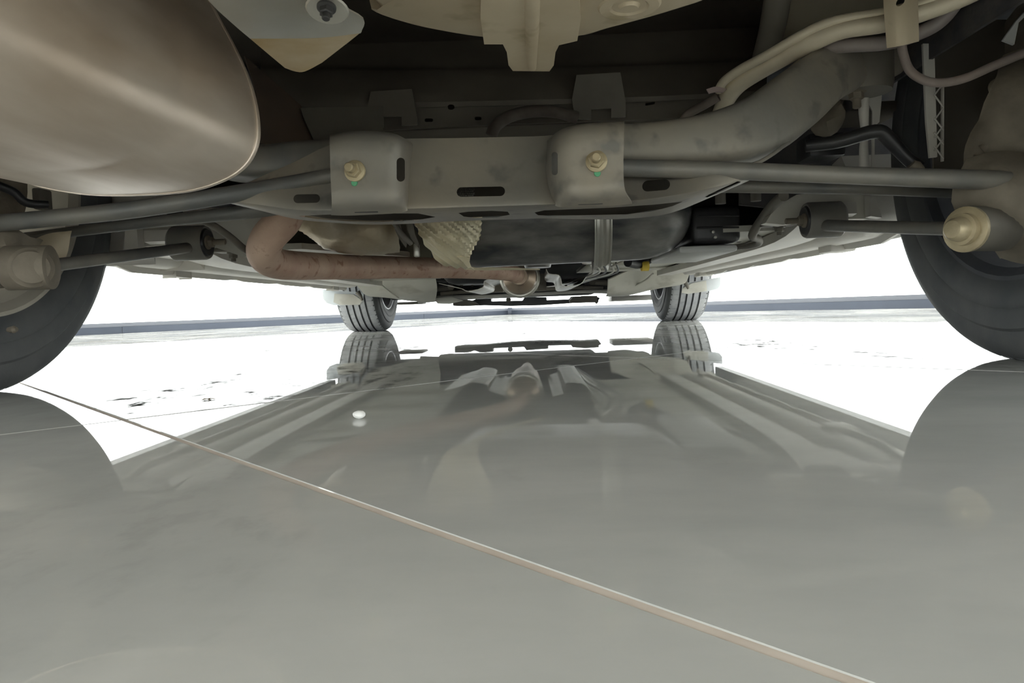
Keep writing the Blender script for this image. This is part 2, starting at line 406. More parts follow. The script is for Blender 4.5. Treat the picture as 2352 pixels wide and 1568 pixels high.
# ---- wheels
WZ = .325; WR = .33
def tyre_mesh():
    prof = [(-.084, .205), (-.096, .214), (-.1035, .235), (-.1055, .252), (-.104, .256), (-.1055, .26), (-.104, .282), (-.1005, .286), (-.099, .300), (-.093, .314), (-.084, .3225)]
    gro = [-.044, -.0135, .0165, .047]
    tp = [-.078]
    for g in gro: tp += [g - .0045, g - .0035, g + .0035, g + .0045]
    tp += [.078]
    ins = []
    for a, b in zip(tp, tp[1:]):
        ins.append(a)
        if b - a > .012: ins += [a + (b - a) * .33, a + (b - a) * .67]
    ins.append(tp[-1])
    def rad(u):
        r = .330 - .0045 * (abs(u) / .08) ** 3
        if any(abs(u - g) < .004 for g in gro): r -= .0075
        return r
    P = [(u, r, False) for u, r in prof] + [(u, rad(u), True) for u in ins] + [(-u, r, False) for u, r in reversed(prof)]
    n, sub = 66, 8; seg = n * sub
    bm = bmesh.new(); rings = []
    for k in range(seg):
        ring = []
        for u, r, tr_ in P:
            a = 2 * PI * k / seg
            if tr_ and r > .324:
                if abs(u) > .053 and k % sub == 0: r -= .0028
                elif .018 < abs(u) < .046:
                    sh = int(abs(u) * 160) * (1 if u > 0 else -1)
                    if (k + sh) % sub == 0: r -= .003
            z = WZ + r * math.sin(a)
            ring.append(V((u, r * math.cos(a), max(z, .0004) - WZ)))
        rings.append(ring)
    rings.append(rings[0])
    loft(bm, rings, False, False)
    bmesh.ops.remove_doubles(bm, verts=bm.verts, dist=1e-6)
    bmesh.ops.recalc_face_normals(bm, faces=bm.faces)
    for f in bm.faces:
        f.smooth = True
        c = f.calc_center_median(); f.material_index = 1 if math.hypot(c.y, c.z) > .330 - .0045 * (abs(c.x) / .08) ** 3 - .0018 and abs(c.x) < .084 else 0
    for e in bm.edges:
        if len(e.link_faces) == 2 and e.calc_face_angle(0) > .6: e.smooth = False
    me = bpy.data.meshes.new('tire'); bm.to_mesh(me); bm.free(); me.materials.append(RUBBER); me.materials.append(TREAD); return me
TY = tyre_mesh()
def rim_mesh(mt):                          # +x is outboard
    bm = bmesh.new()
    lathe(bm, [(-.088, .215), (-.092, .222), (-.098, .222), (-.098, .214), (-.088, .203), (-.06, .198), (.02, .186), (.06, .19), (.088, .205), (.092, .221), (.084, .222), (.078, .21), (.06, .2), (-.06, .206), (-.088, .215)], (0, 0, 0), (1, 0, 0), 56)
    lathe(bm, [(.03, .002), (.03, .062), (.05, .07), (.07, .055), (.075, .002)], (0, 0, 0), (1, 0, 0), 28)
    for k in range(10):
        a = 2 * PI * k / 10; ca, sa = math.cos(a), math.sin(a)
        R2 = lambda x, r, t: V((x, r * ca - t * sa, r * sa + t * ca))
        loft(bm, [[R2(.03, .05, -.02), R2(.062, .05, -.02), R2(.062, .05, .02), R2(.03, .05, .02)], [R2(.055, .2, -.014), R2(.085, .2, -.014), R2(.085, .2, .014), R2(.055, .2, .014)]])
    me_o = fin('rim', bm, mt, None, 35); me = me_o.data; bpy.data.objects.remove(me_o); return me
RM, RMD, RMB = rim_mesh(RIMM), rim_mesh(DUSTRIM), rim_mesh(mat('dark_rear_rim', (.05, .055, .065), (.075, .078, .085), 14, .6, .1))  # last one, for the right rear, is much darker than the left
for nm, sx, y in (('rear_wheel', -1, YR), ('rear_wheel', 1, YR), ('front_wheel', -1, YF), ('front_wheel', 1, YF)):
    wh = part(nm, CAR); wh.location = (sx * .78, y, WZ)
    t_ = obj('tire', TY, None, wh)
    r_ = obj('rim', (RMD if sx < 0 else RMB) if nm == 'rear_wheel' else RM, None, wh); r_.rotation_euler = (0, 0, 0 if sx > 0 else PI)
    bm = bmesh.new(); lathe(bm, [(-.055, .03), (-.055, .155), (-.05, .16), (-.035, .16), (-.03, .155), (-.03, .03)], (0, 0, 0), (1, 0, 0), 40)
    d_ = fin('brake_disc', bm, CASTM if nm == 'rear_wheel' else RIMM, wh, 30); d_.rotation_euler = (0, 0, 0 if sx > 0 else PI)

# ---- body shell outside
def body_side(sx):
    ol = [(-.02, .42), (.30, .33)]
    def arch(yc, r=.385): return [(yc - r * math.cos(a), .325 + r * math.sin(a)) for a in (PI * k / 16 for k in range(17))]
    ol += [(YR - .385, .26)] + arch(YR) + [(YR + .40, .215)] + [(YF - .40, .205)] + arch(YF) + [(YF + .4, .24), (4.30, .26), (4.36, .6), (4.25, .80), (3.2, .98), (2.6, 1.02), (.2, 1.06), (-.05, .95)]
    x0 = sx * .885
    return slab('body_side', ol, lambda y, z: V((x0 - sx * max(0, z - .75) * .12, y, z)), lambda y, z: V((x0 - sx * .03 - sx * max(0, z - .75) * .12, y, z)), PAINT, CAR)
for sx in (-1, 1): body_side(sx)
rows = []
for y, zt, xt in ((-.08, .95, .7), (.15, 1.42, .58), (.6, 1.6, .56), (1.6, 1.66, .56), (2.2, 1.6, .56), (2.95, 1.10, .66), (3.3, 1.04, .7), (4.0, .92, .7), (4.34, .78, .68)):
    zb = min(zt - .04, 1.0 if y < 3 else 1.0 - (y - 3) * .19)
    rows.append([V((-.855, y, zb)), V((-(xt + .855) / 2, y, (zb + zt) / 2 + .02)), V((-xt, y, zt - .03)), V((0, y, zt)), V((xt, y, zt - .03)), V(((xt + .855) / 2, y, (zb + zt) / 2 + .02)), V((.855, y, zb))])
patch('body_top', rows, PAINT, CAR, 3, 3, .02)
def bumper(name, y0, bulge, prof, mt):
    rows = []
    for z, off in prof: rows.append([V((x, y0 + bulge * (1 - (abs(x) / .88) ** 3) + (off if abs(x) < .8 else off * .4), z)) for x in (-.88, -.8, -.55, 0, .55, .8, .88)])
    return patch(name, rows, mt, CAR, 3, 3, .006)
bumper('rear_bumper', .02, -.15, [(.262, -.01), (.33, -.05), (.55, -.04), (.75, 0), (.95, .04)], PAINT)  # unseen; lower edge brought down to hold back light from behind
bumper('front_bumper', 4.28, .17, [(.225, -.04), (.30, .02), (.45, .04), (.62, .02), (.78, -.03)], PAINT)

# ---- floor pan, crossmember, wheel housings
bx('trunk_floor', (-.62, -.05, .53), (.62, 1.25, .545), DARK, CAR)
bx('firewall_panel', (-.85, 3.0, .42), (.85, 3.02, .95), DARK, CAR)
bx('cabin_floor', (-.70, 1.22, .40), (.70, 3.05, .415), DARK, CAR)
cm = patch('rear_crossmember', [
    [(600, 20, 1.22), (900, 20, 1.22), (1200, 25, 1.22), (1500, 15, 1.22), (1760, 0, 1.22)],
    [(600, 150, 1.14), (900, 152, 1.14), (1200, 152, 1.14), (1500, 142, 1.14), (1760, 130, 1.14)],
    [(600, 165, 1.10), (900, 166, 1.10), (1200, 164, 1.10), (1500, 155, 1.10), (1760, 145, 1.10)],
    [(600, 235, 1.06), (900, 238, 1.06), (1200, 232, 1.06), (1500, 224, 1.06), (1760, 210, 1.06)],
    [(600, 250, 1.07), (900, 246, 1.07), (1200, 240, 1.07), (1500, 230, 1.07), (1760, 215, 1.07)],
    [(600, 330, 1.07), (900, 300, 1.07), (1200, 285, 1.07), (1500, 275, 1.07), (1760, 262, 1.07)]], DARK, CAR, 2, 3, .003)
cut(cm, [(slot(1028, 240, 1044, 252), 1.0, 1.12), (slot(775, 265, 792, 271), 1.0, 1.12), (slot(975, 272, 995, 280), 1.0, 1.12), (slot(826, 275, 840, 283), 1.0, 1.12), (slot(1090, 268, 1106, 276), 1.0, 1.12), (slot(1482, 235, 1505, 241, -.2), 1.0, 1.12)])
def bracket_plate(name, x0, y0, x1, y1, notch, Y):
    a, b = notch
    pslab(name, [(x0 + 6, y0), (x1 - 12, y0 - 6), (x1, y0 + 60), (x1, y1 - 4), (b, y1 - 2), (b, y1 - 24), (a, y1 - 22), (a, y1 + 2), (x0 + 3, y1), (x0 - 4, y0 + 55)], Y, .004, DARK if x0 < 1200 else STEELD, cm, [slot(x0 + 18, y0 + 50, x0 + 26, y0 + 58)])
STEELD = mat('dim_dusty_steel', (.13, .12, .1), (.18, .165, .135), 10, .6, .1, .1, 80)
bracket_plate('mounting_bracket', 1318, 172, 1437, 272, (1358, 1404), 1.04)
bracket_plate('mounting_bracket', 845, 210, 958, 290, (880, 922), 1.045)
patch('heat_baffle', [[(690, 250, 1.0), (760, 248, 1.02), (880, 246, 1.04)], [(700, 280, .99), (770, 282, 1.01), (880, 290, 1.03)], [(722, 328, .97), (790, 328, .99), (880, 330, 1.0)]], STEELD, CAR, 2, 2, .002)
patch('side_baffle', [[(560, 130, .98), (640, 200, 1.0), (690, 245, 1.02)], [(590, 230, .95), (650, 270, .97), (702, 290, 1.0)], [(590, 330, .92), (650, 332, .95), (722, 330, .98)]],
      mat('brown_stained_steel', (.12, .085, .06), (.09, .07, .055), 9, .7), CAR, 2, 2, .002)
patch('side_rail_panel', [[(1775, -60, 1.0), (1900, -60, .98), (2070, -60, .95)], [(1790, 40, 1.03), (1880, 30, 1.0), (2050, 0, .96)], [(1760, 150, 1.06), (1870, 100, 1.02), (2040, 50, .97)]], mat('brown_dust_steel', (.19, .17, .125), (.25, .22, .165), 8, .7), CAR, 2, 2, .003)
tube('drain_hose', [at(1128, 312, 1.0), at(1140, 288, 1.0), at(1170, 268, 1.01), at(1215, 257, 1.02), at(1270, 256, 1.02), at(1325, 270, 1.03)], .0085, mat('dark_hose', (.07, .055, .045), (.1, .085, .07), 50, .7), CAR)
tube('body_rail', [at(1795, -60, .95), at(1775, 60, 1.0), at(1752, 150, 1.05)], .018, STEELD, CAR, 12, 4, .8)
for sx in (-1, 1):
    for nm, yc in (('rear_wheel_liner', YR), ('front_wheel_liner', YF)):
        bm = bmesh.new(); xs = (sx * .60, sx * .87)
        pr = [V((0, yc - .40 * math.cos(a), .325 + .40 * math.sin(a))) for a in (PI * (k / 18) for k in range(-1, 20))]
        loft(bm, [[p + V((x, 0, 0)) for p in pr] for x in xs], False, False)
        bmesh.ops.solidify(bm, geom=list(bm.faces), thickness=.006)
        fin(nm, bm, LINER, CAR, 40)
        ol = [(yc - .40 * math.cos(a), .325 + .40 * math.sin(a)) for a in (PI * k / 16 for k in range(17))]
        if yc == YR: ol = [(yc - .40, .40), *[p for p in ol if p[1] > .42], (yc + .40, .40)]
        slab('wheelhouse_wall', ol, lambda y, z: V((sx * .60, y, z)), lambda y, z: V((sx * .595, y, z)), LINER, CAR)

# ---- spare wheel tub
def tub():
    z = .335
    edge = [(820, -12), (850, 36), (920, 62), (1000, 80), (1105, 96), (1200, 99), (1330, 94), (1400, 76), (1480, 55), (1560, 32), (1650, 2), (1720, -40)]
    e = [atz(x, y, z) for x, y in edge]
    back = [V((.30, .25, z)), V((.30, .05, z)), V((.12, -.03, z)), V((-.06, -.03, z)), V((-.19, .06, z)), V((-.20, .25, z))]
    ring = cr(e + back, 5, True)
    c = sum(ring, V()) / len(ring)
    k = lambda s, dz: [c + (p - c) * s + V((0, 0, dz)) for p in ring]
    bm = bmesh.new()
    vr = loft(bm, [k(1.03, .19), k(1.02, .03), k(1.0, .012), k(.985, .004), k(.945, 0), k(.5, -.001), k(.05, -.001)], True)
    return fin('spare_wheel_tub', bm, TAN, CAR, 50)
tubo = tub()
zt = .329
zslab('tub_reinforcement', [(1105, -60), (1104, 45), (1112, 102), (1155, 102), (1164, 120), (1168, 150), (1178, 163), (1262, 164), (1272, 150), (1276, 120), (1284, 104), (1326, 94), (1334, 45), (1325, -60)], zt - .004, .012, TAN, tubo)
a, b = atz(1222, -60, zt - .004), atz(1222, 158, zt - .004)
tube('stiffening_rib', [a, (a + b) / 2, b], [.006, .006, .004], TAN, tubo, 10, 3, .6)
pc = atz(1445, 12, .335)
bm = bmesh.new(); lathe(bm, [(0, .026), (.002, .024), (.002, .016), (.0005, .014), (.0005, .009), (.003, .007), (.003, .001)], pc, (0, 0, -1), 32, True); fin('drain_plug', bm, TAN, tubo, 30)

# ---- folded heat shield beside the tub
hs = patch('folded_heat_shield', [
    [(430, -70, .40), (560, -70, .40), (700, -65, .41), (800, -55, .42)],
    [(482, 0, .46), (590, 0, .46), (700, -2, .465), (775, 0, .47)],
    [(540, 55, .51), (640, 52, .515), (740, 48, .52), (834, 40, .53)],
    [(574, 84, .535), (650, 84, .54), (740, 82, .545), (828, 72, .55)]], ALU, CAR, 4, 4, .0015)
patch('dirty_flange', [
    [(574, 84, .535), (650, 84, .54), (740, 82, .545), (830, 68, .55)],
    [(622, 125, .575), (670, 126, .58), (725, 122, .58), (790, 100, .57)],
    [(655, 152, .605), (678, 160, .61), (700, 160, .61), (738, 140, .60)]], DIRTALU, hs, 4, 4, .0015)
bolt('shield_nut', at(750, 16, .46), (0, -.35, -1), .0062, BLACK, hs, .5)
turned('nut_washer', [(0, .014), (.001, .013), (.001, .004)], at(752, 22, .47), (0, -.3, -1), ALU, hs, 24)

# ---- muffler
def muffler():
    pf = [(300, 450), (430, 441), (515, 416), (566, 382), (592, 336), (596, 285), (584, 215), (556, 140), (512, 55), (470, -15), (400, -85), (280, -130), (120, -150), (-40, -110), (-150, 0), (-190, 130), (-165, 270), (-70, 365), (60, 420), (180, 446)]
    ring = cr([at(x, y, .62) for x, y in pf], 5, True)
    c = sum(ring, V()) / len(ring)
    ax = V((-.10, -1, 0)).normalized()
    def k(s, d, lift=0): return [c + (p - c) * s + ax * d for p in ring]
    bm = bmesh.new()
    loft(bm, [k(.2, -.012), k(.85, -.010), k(.985, -.004), k(.992, .002), k(.992, .10), k(.987, .105), k(.987, .115), k(.992, .12), k(.992, .34), k(.982, .355), k(.982, .375), k(.992, .39), k(.992, .50), k(.95, .508), k(.2, .515)])
    mo = fin('muffler', bm, MUFF, CAR, 40)
    bm = bmesh.new()
    loft(bm, [k(.985, .003), k(.999, .0025), k(1.002, .0005), k(.999, -.002), k(.98, -.003), k(.97, 0), k(.985, .003)], False)
    fin('end_seam', bm, MUFF, mo, 45)
    return mo, c
MUFO, mc = muffler()

# ---- rear subframe
sub = patch('rear_subframe', [
    [(510, 446, .83), (600, 405, .82), (680, 370, .81), (760, 332, .80), (850, 322, .80), (945, 318, .80), (1050, 317, .80), (1180, 314, .80), (1250, 312, .80), (1350, 305, .82), (1450, 330, .83), (1540, 366, .83), (1640, 378, .81), (1722, 394, .82)],
    [(510, 450, .825), (600, 430, .805), (680, 418, .80), (760, 420, .79), (850, 415, .79), (945, 412, .79), (1050, 410, .79), (1180, 405, .79), (1250, 402, .79), (1350, 396, .82), (1450, 392, .825), (1540, 400, .82), (1640, 396, .80), (1722, 399, .82)],
    [(510, 455, .825), (600, 455, .80), (680, 464, .785), (760, 470, .775), (850, 470, .775), (945, 466, .775), (1050, 462, .775), (1180, 458, .775), (1250, 455, .775), (1350, 450, .79), (1450, 446, .79), (1540, 436, .79), (1640, 420, .795), (1722, 404, .815)],
    [(510, 460, .825), (600, 477, .805), (680, 488, .79), (760, 489, .785), (850, 487, .785), (945, 485, .785), (1050, 482, .785), (1180, 478, .785), (1250, 476, .785), (1350, 472, .785), (1450, 468, .785), (1540, 457, .785), (1640, 435, .80), (1722, 409, .82)],
    [(510, 463, .84), (600, 484, .86), (680, 503, .88), (760, 511, .90), (850, 515, .91), (945, 513, .91), (1050, 507, .91), (1180, 503, .91), (1250, 501, .91), (1350, 503, .91), (1450, 501, .91), (1540, 489, .90), (1640, 450, .87), (1722, 414, .84)],
    [(510, 458, .85), (600, 478, .868), (680, 497, .888), (760, 505, .908), (850, 509, .918), (945, 507, .918), (1050, 501, .918), (1180, 497, .918), (1250, 495, .918), (1350, 497, .918), (1450, 495, .918), (1540, 483, .908), (1640, 444, .878), (1722, 408, .85)]],
    STEEL, CAR, 3, 3, .003, cuts=[
    (slot(674, 446, 735, 466, -.02), .70, .84), (slot(1049, 429, 1160, 451, -.02), .70, .84), (slot(1475, 413, 1539, 438, -.08), .70, .84),
    ([(685, 496), (740, 493), (800, 491), (900, 490), (960, 490), (1000, 498), (960, 505), (880, 509), (800, 508), (730, 503)], .70, .96),
    ([(1053, 489), (1075, 486), (1130, 484), (1166, 486), (1171, 493), (1140, 499), (1090, 500), (1065, 497)], .70, .96),
    ([(1228, 488), (1250, 483), (1300, 481), (1400, 477), (1500, 470), (1568, 463), (1545, 473), (1500, 485), (1440, 492), (1350, 494), (1260, 496), (1236, 494)], .70, .96),
    ([(1618, 452), (1650, 436), (1695, 416), (1702, 418), (1660, 438), (1625, 453)], .70, .96)])
def clevis(pfx, bolt_px, slot_):
    # box bracket standing proud of the beam: rear face, rounded top, side turned to the middle, foot flange
    o = patch('link_bracket', pfx, STEEL, sub, 4, 4, .003, cuts=[(slot_, .6, .80)], smooth=45)
    return o
clevis([
    [(757, 310, .80), (790, 305, .80), (830, 303, .80), (870, 304, .80), (905, 308, .80), (930, 318, .80), (950, 330, .80)],
    [(757, 318, .735), (790, 311, .735), (830, 308, .735), (870, 309, .735), (905, 315, .737), (930, 327, .75), (948, 345, .80)],
    [(759, 400, .735), (790, 399, .735), (830, 398, .735), (870, 398, .735), (905, 400, .737), (930, 404, .755), (942, 410, .80)],
    [(762, 465, .735), (790, 463, .735), (830, 462, .735), (870, 462, .735), (905, 462, .737), (930, 461, .75), (940, 460, .79)],
    [(760, 494, .765), (790, 495, .765), (830, 494, .765), (870, 492, .765), (905, 490, .766), (930, 486, .77), (940, 480, .785)]],
    None, slot(911, 362, 930, 417))
clevis([
    [(1256, 325, .80), (1276, 306, .80), (1302, 294, .80), (1335, 288, .80), (1370, 285, .80), (1402, 283, .80), (1434, 281, .80)],
    [(1256, 335, .80), (1276, 313, .75), (1302, 300, .737), (1335, 293, .735), (1370, 290, .735), (1402, 288, .735), (1434, 287, .735)],
    [(1252, 400, .80), (1268, 398, .755), (1300, 392, .737), (1335, 390, .735), (1370, 388, .735), (1402, 386, .735), (1432, 384, .735)],
    [(1262, 450, .79), (1276, 452, .76), (1304, 450, .737), (1336, 448, .735), (1370, 446, .735), (1404, 442, .735), (1436, 438, .735)],
    [(1270, 470, .785), (1284, 475, .77), (1310, 476, .766), (1340, 475, .765), (1374, 474, .765), (1412, 472, .765), (1452, 468, .768)]],
    None, slot(1267, 349, 1281, 402))
for (x, y) in ((816, 393), (1370, 371)):
    bolt('bracket_bolt', at(x, y, .734), (-.1, -1, .04), .0112, BRASS, sub, .8)
    turned('paint_mark', [(0, .0035), (.0008, .003)], at(x - (2 if x < 1000 else -2), y + 27, .7335), (0, -1, 0), GREEN, sub, 12)
for a, b in (((815, 487), (868, 486)), ((1328, 469), (1384, 467))):
    bm = bmesh.new(); sweep(bm, [at(*a, .757), at(*b, .757)], .0009, 6, 1); fin('weld_slit', bm, BLACK, sub)
pslab('beam_front_wall', [(640, 350), (760, 345), (1250, 325), (1600, 340), (1640, 400), (1600, 455), (1530, 478), (1440, 492), (1340, 494), (1180, 494), (945, 504), (850, 506), (760, 502), (690, 492), (620, 470)], .925, .004, DARK, sub)  # added inside the hollow beam, coloured dark to put shade in its openings
bm = bmesh.new()
for i in range(-4, 5):
    for j in range(-2, 3):
        p = at(1066 + i * 5 + (j % 2) * 2.5, 440 + j * 5, .83)
        box(bm, p - V((.0009, .002, .0009)), p + V((.0009, .002, .0009)))
fin('filter_mesh', bm, STEELD, sub)['kind'] = 'stuff'
def horn(pts, mt):
    bm = bmesh.new(); rings = []
    P_ = cr([at(x, y, Y) for x, y, Y, h in pts], 5); H_ = [v.x for v in cr([V((h, 0, 0)) for *_, h in pts], 5)]
    for i, p in enumerate(P_):
        t = (P_[min(i + 1, len(P_) - 1)] - P_[max(i - 1, 0)]).normalized()
        dep = V((0, 1, 0)); dep = (dep - t * dep.dot(t)).normalized(); s = t.cross(dep).normalized(); h = H_[i]
        ring = []
        for k in range(20):
            a = 2 * PI * k / 20; ca, sa = math.cos(a), math.sin(a)
            f = lambda v: math.copysign(abs(v) ** .55, v)
            ring.append(p + s * (f(ca) * h) + dep * (f(sa) * .03))
        rings.append(ring)
    loft(bm, rings); return fin('subframe_arm', bm, mt, sub, 45)
horn([(1400, 340, .835, .024), (1520, 336, .84, .026), (1640, 322, .85, .031), (1740, 292, .87, .037), (1815, 240, .90, .038), (1890, 180, .95, .035), (1960, 150, 1.0, .033), (2030, 135, 1.04, .03)], STEEL)
horn([(800, 365, .835, .021), (700, 370, .84, .021), (600, 378, .86, .021), (500, 360, .90, .024), (420, 300, .95, .03)], BLUEGREY)
# rolled lower edge and marks of the right arm
tube('arm_seam', [at(1640, 388, .805), at(1700, 382, .81), at(1740, 374, .815), at(1800, 335, .85), at(1850, 282, .89), at(1905, 226, .93)], .0022, STEEL, sub, 8)
pslab('chalk_square', [(1699, 311), (1709, 307), (1716, 318), (1705, 322)], .828, .0008, mat('pale_label', (.7, .62, .4)), sub)
turned('body_mount_bushing', [(0, .034), (.01, .036), (.05, .036), (.06, .03)], at(1985, 165, .99) + V((0, 0, -.028)), (0, 0, 1), STEELD, sub, 24)
bolt('mount_bolt', at(1966, 208, .985), (0, -.1, -1), .013, CASTM, sub, .8)

# ---- lateral links, trailing arms and hub carriers
tube('lateral_link', [at(1400, 384, .792), at(1445, 386, .797), at(1700, 393, .81), at(1960, 403, .83), at(2200, 411, .85), at(2420, 418, .86)], [.0105, .0098, .0098, .01, .0112, .0115], BLUEGREY, CAR, 20, 4)
tube('lateral_link', [at(800, 400, .775), at(750, 405, .79), at(600, 435, .81), at(300, 482, .83), at(0, 512, .85), at(-80, 520, .86)], [.0085, .008, .0098, .0102, .0105, .011], BLUEGREY, CAR, 20, 4)
tube('camber_link', [at(1640, 428, .98), at(1960, 434, 1.0), at(2230, 444, 1.0)], [.0085, .0075, .0075], BLUEGREY, CAR, 16, 3)
tube('camber_link', [at(640, 475, .98), at(560, 487, .98), at(330, 512, 1.0), at(40, 548, 1.0)], [.011, .010, .008, .0075], BLUEGREY, CAR, 16, 3)
def trailing_arm(near, far, r0, r1, mt):
    return tube('trailing_arm', [near, (near + far) / 2, far], [r0, (r0 + r1) / 2, r1], mt, CAR, 16, 3)
ta_l = trailing_arm(at(70, 616, .85), at(452, 566, 1.2), .0082, .0088, BLUEGREY)
ta_r = trailing_arm(at(2240, 527, .85), at(1880, 517, 1.2), .0082, .0095, BLUEGREY)
def bush(c, sx, arm):
    turned('bushing_eye', [(-.024, .021), (-.026, .0275), (-.022, .0295), (.03, .0295), (.034, .026), (.034, .012)], c, (sx, 0, 0), BLUEGREY, arm, 28, False)
    turned('rubber_bush', [(-.0255, .009), (-.028, .022), (-.02, .0275), (.03, .027), (.033, .01)], c, (sx, 0, 0), BLACK, arm, 24)
    bolt('bushing_bolt', c + V((-sx * .026, 0, 0)), (-sx, 0, 0), .012, CASTM, arm, 1.6)
bush(at(442, 558, 1.2), -1, ta_l); bush(at(1885, 505, 1.2), 1, ta_r)
def arm_bracket(ol, hole, Y):
    return pslab('arm_bracket', ol, Y, .03, PANEL, CAR, [hole])
arm_bracket([(312, 505), (470, 480), (600, 470), (640, 560), (560, 590), (470, 560), (440, 558), (330, 566), (314, 560)], [(356, 515), (430, 508), (452, 520), (462, 548), (380, 556), (362, 530)], 1.24)
arm_bracket([(1758, 512), (1782, 474), (1830, 447), (1900, 438), (2005, 440), (2003, 490), (1996, 502), (1940, 503), (1845, 508), (1800, 516)], [(1846, 490), (1850, 465), (1868, 452), (1945, 452), (1950, 462), (1940, 498)], 1.24)
for ol in ([(300, 500), (312, 500), (318, 572), (284, 576), (288, 520)], [(1998, 440), (2008, 440), (2026, 500), (2000, 496)]):
    pslab('bracket_flange', ol, 1.2, .02, SILLM, CAR)
# right hub carrier
kn = part('hub_carrier', CAR)
p = at(2188, 529, .845)
turned('pivot_bolt', [(-.004, .024), (0, .0265), (.005, .0265), (.0065, .022), (.0065, .019), (.013, .0185), (.014, .0145), (.024, .013), (.028, .010), (.029, .003)], at(2222, 527, .85), (-1, -.5, 0), BRASS, kn, 32)
turned('carrier_bushing', [(-.012, .022), (-.01, .0265), (.05, .0265), (.056, .02)], at(2235, 525, .86), (1, .45, 0), STEELD, kn, 28)
patch('knuckle', [
    [(2226, 395, .90), (2290, 388, .89), (2360, 395, .88), (2430, 400, .87)],
    [(2205, 448, .90), (2275, 440, .87), (2350, 440, .86), (2440, 450, .86)],
    [(2250, 475, .91), (2320, 480, .88), (2360, 500, .87), (2440, 520, .87)],
    [(2330, 560, .93), (2345, 565, .92), (2370, 570, .91), (2440, 585, .90)]], CASTM, kn, 4, 4, .025, lambda u, v, p: .004 * noise.noise(p * 60))
turned('ball_joint', [(0, .014), (.01, .018), (.02, .014), (.026, .006)], at(2238, 446, .89), (0, -.2, -1), CASTM, kn, 20)
patch('brake_caliper', [
    [(2300, 180, .93), (2340, 150, .93), (2400, 140, .93), (2460, 150, .92)],
    [(2290, 230, .91), (2335, 220, .90), (2400, 215, .90), (2460, 220, .90)],
    [(2262, 310, .92), (2310, 290, .90), (2390, 300, .90), (2460, 320, .90)],
    [(2235, 372, .94), (2290, 378, .92), (2370, 385, .91), (2460, 390, .91)]], CASTM, kn, 4, 4, .03, lambda u, v, p: .006 * noise.noise(p * 45))
tube('carrier_rib', [at(2255, 345, .90), at(2300, 312, .89), at(2345, 270, .89), at(2420, 240, .89)], .008, CASTM, kn, 10, 4)
tube('carrier_rib', [at(2235, 378, .90), at(2290, 372, .89), at(2350, 350, .89), at(2420, 330, .89)], [.012, .008, .009, .01], CASTM, kn, 10, 4)
turned('bleed_eye', [(-.004, .008), (0, .011), (.004, .008), (.004, .004), (-.004, .004), (-.004, .008)], at(2292, 200, .9), (-.2, -1, 0), CASTM, kn, 16, False)
tube('adjuster_stub', [at(2300, 205, .9), at(2330, 245, .9), at(2342, 262, .9)], [.006, .007, .008], CASTM, kn, 10, 3)
# left hub carrier
kl = part('hub_carrier', CAR)
turned('carrier_bushing', [(-.03, .023), (-.028, .027), (.02, .027), (.026, .02)], at(60, 615, .85), (-1, -.25, 0), CASTM, kl, 28)
turned('pivot_cap', [(0, .024), (.004, .024), (.006, .021), (.011, .019), (.013, .012), (.0135, .003)], at(72, 615, .838), (.6, -.8, 0), CASTM, kl, 32)
patch('knuckle', [[(-80, 530, .88), (0, 535, .88), (35, 540, .88), (70, 560, .90)], [(-80, 580, .86), (0, 580, .86), (20, 585, .87), (60, 590, .89)], [(-80, 660, .86), (0, 662, .86), (30, 655, .87), (50, 640, .89)]], CASTM, kl, 4, 4, .02, lambda u, v, p: .004 * noise.noise(p * 60))
patch('splash_shield', [[(60, 565, .93), (110, 540, .94), (165, 530, .95)], [(48, 600, .92), (100, 590, .93), (155, 570, .95)], [(45, 650, .92), (90, 640, .93), (140, 610, .95)]], TAN, kl, 4, 4, .004)
bx('sensor_plug', at(15, 590, .88) - V((.002, .01, .012)), at(52, 565, .88) + V((0, .01, 0)), BLACK, kl)
turned('rim_valve', [(0, .003), (.008, .005), (.012, .003)], at(18, 757, .90), (1, 0, 0), CASTM, kl, 14)
# dark struts left, behind the muffler
tube('brake_hose', [at(-20, 420, .95), at(30, 440, .97), at(60, 465, .98), at(110, 470, 1.0)], .006, BLACK, CAR, 10)
bx('strut_bracket', at(74, 480, 1.02), at(88, 430, 1.02) + V((0, .03, 0)), STEELD, CAR)
# right wheel house: strut, bracket strips, lattice, hose
st = tube('support_strut', [at(1984, 205, 1.02), at(1984, 260, 1.02), at(1986, 305, 1.03), at(1984, 340, 1.04), at(1985, 392, 1.05)], [.0075, .0066, .005, .006, .007], SILLM, CAR, 12, 3)
pslab('support_bracket', [(1990, 205), (2010, 200), (2032, 110), (2036, 112), (2020, 280), (2009, 290), (2009, 388), (2003, 388), (2004, 255), (1996, 240)], 1.06, .003, SILLM, CAR)
pslab('inner_wheelhouse', [(1700, 330), (1800, 300), (1900, 225), (2040, 100), (2060, 400), (2045, 505), (1700, 470)], 1.34, .01, LINER, CAR)
tube('speed_sensor_cable', [at(1850, 335, .98), at(1925, 325, .97), at(2010, 302, .96), at(2040, 318, .96), at(2080, 360, .96), at(2110, 384, .96)], [.0085, .009, .0095, .0095, .0085, .0095], BLACK, CAR, 12, 5)
turned('sensor_boot', [(0, .007), (.006, .010), (.014, .009), (.02, .005)], at(2092, 378, .95), (.6, 0, -.6), CASTM, CAR, 14)
LT = part('lattice_guard', CAR)
pslab('guard_strip', [(2120, 100), (2146, 100), (2150, 250), (2153, 360), (2136, 362), (2128, 280)], .97, .004, SILLM, LT)
pslab('guard_edge', [(2165, 190), (2169, 190), (2168, 370), (2164, 370)], .97, .004, SILLM, LT)
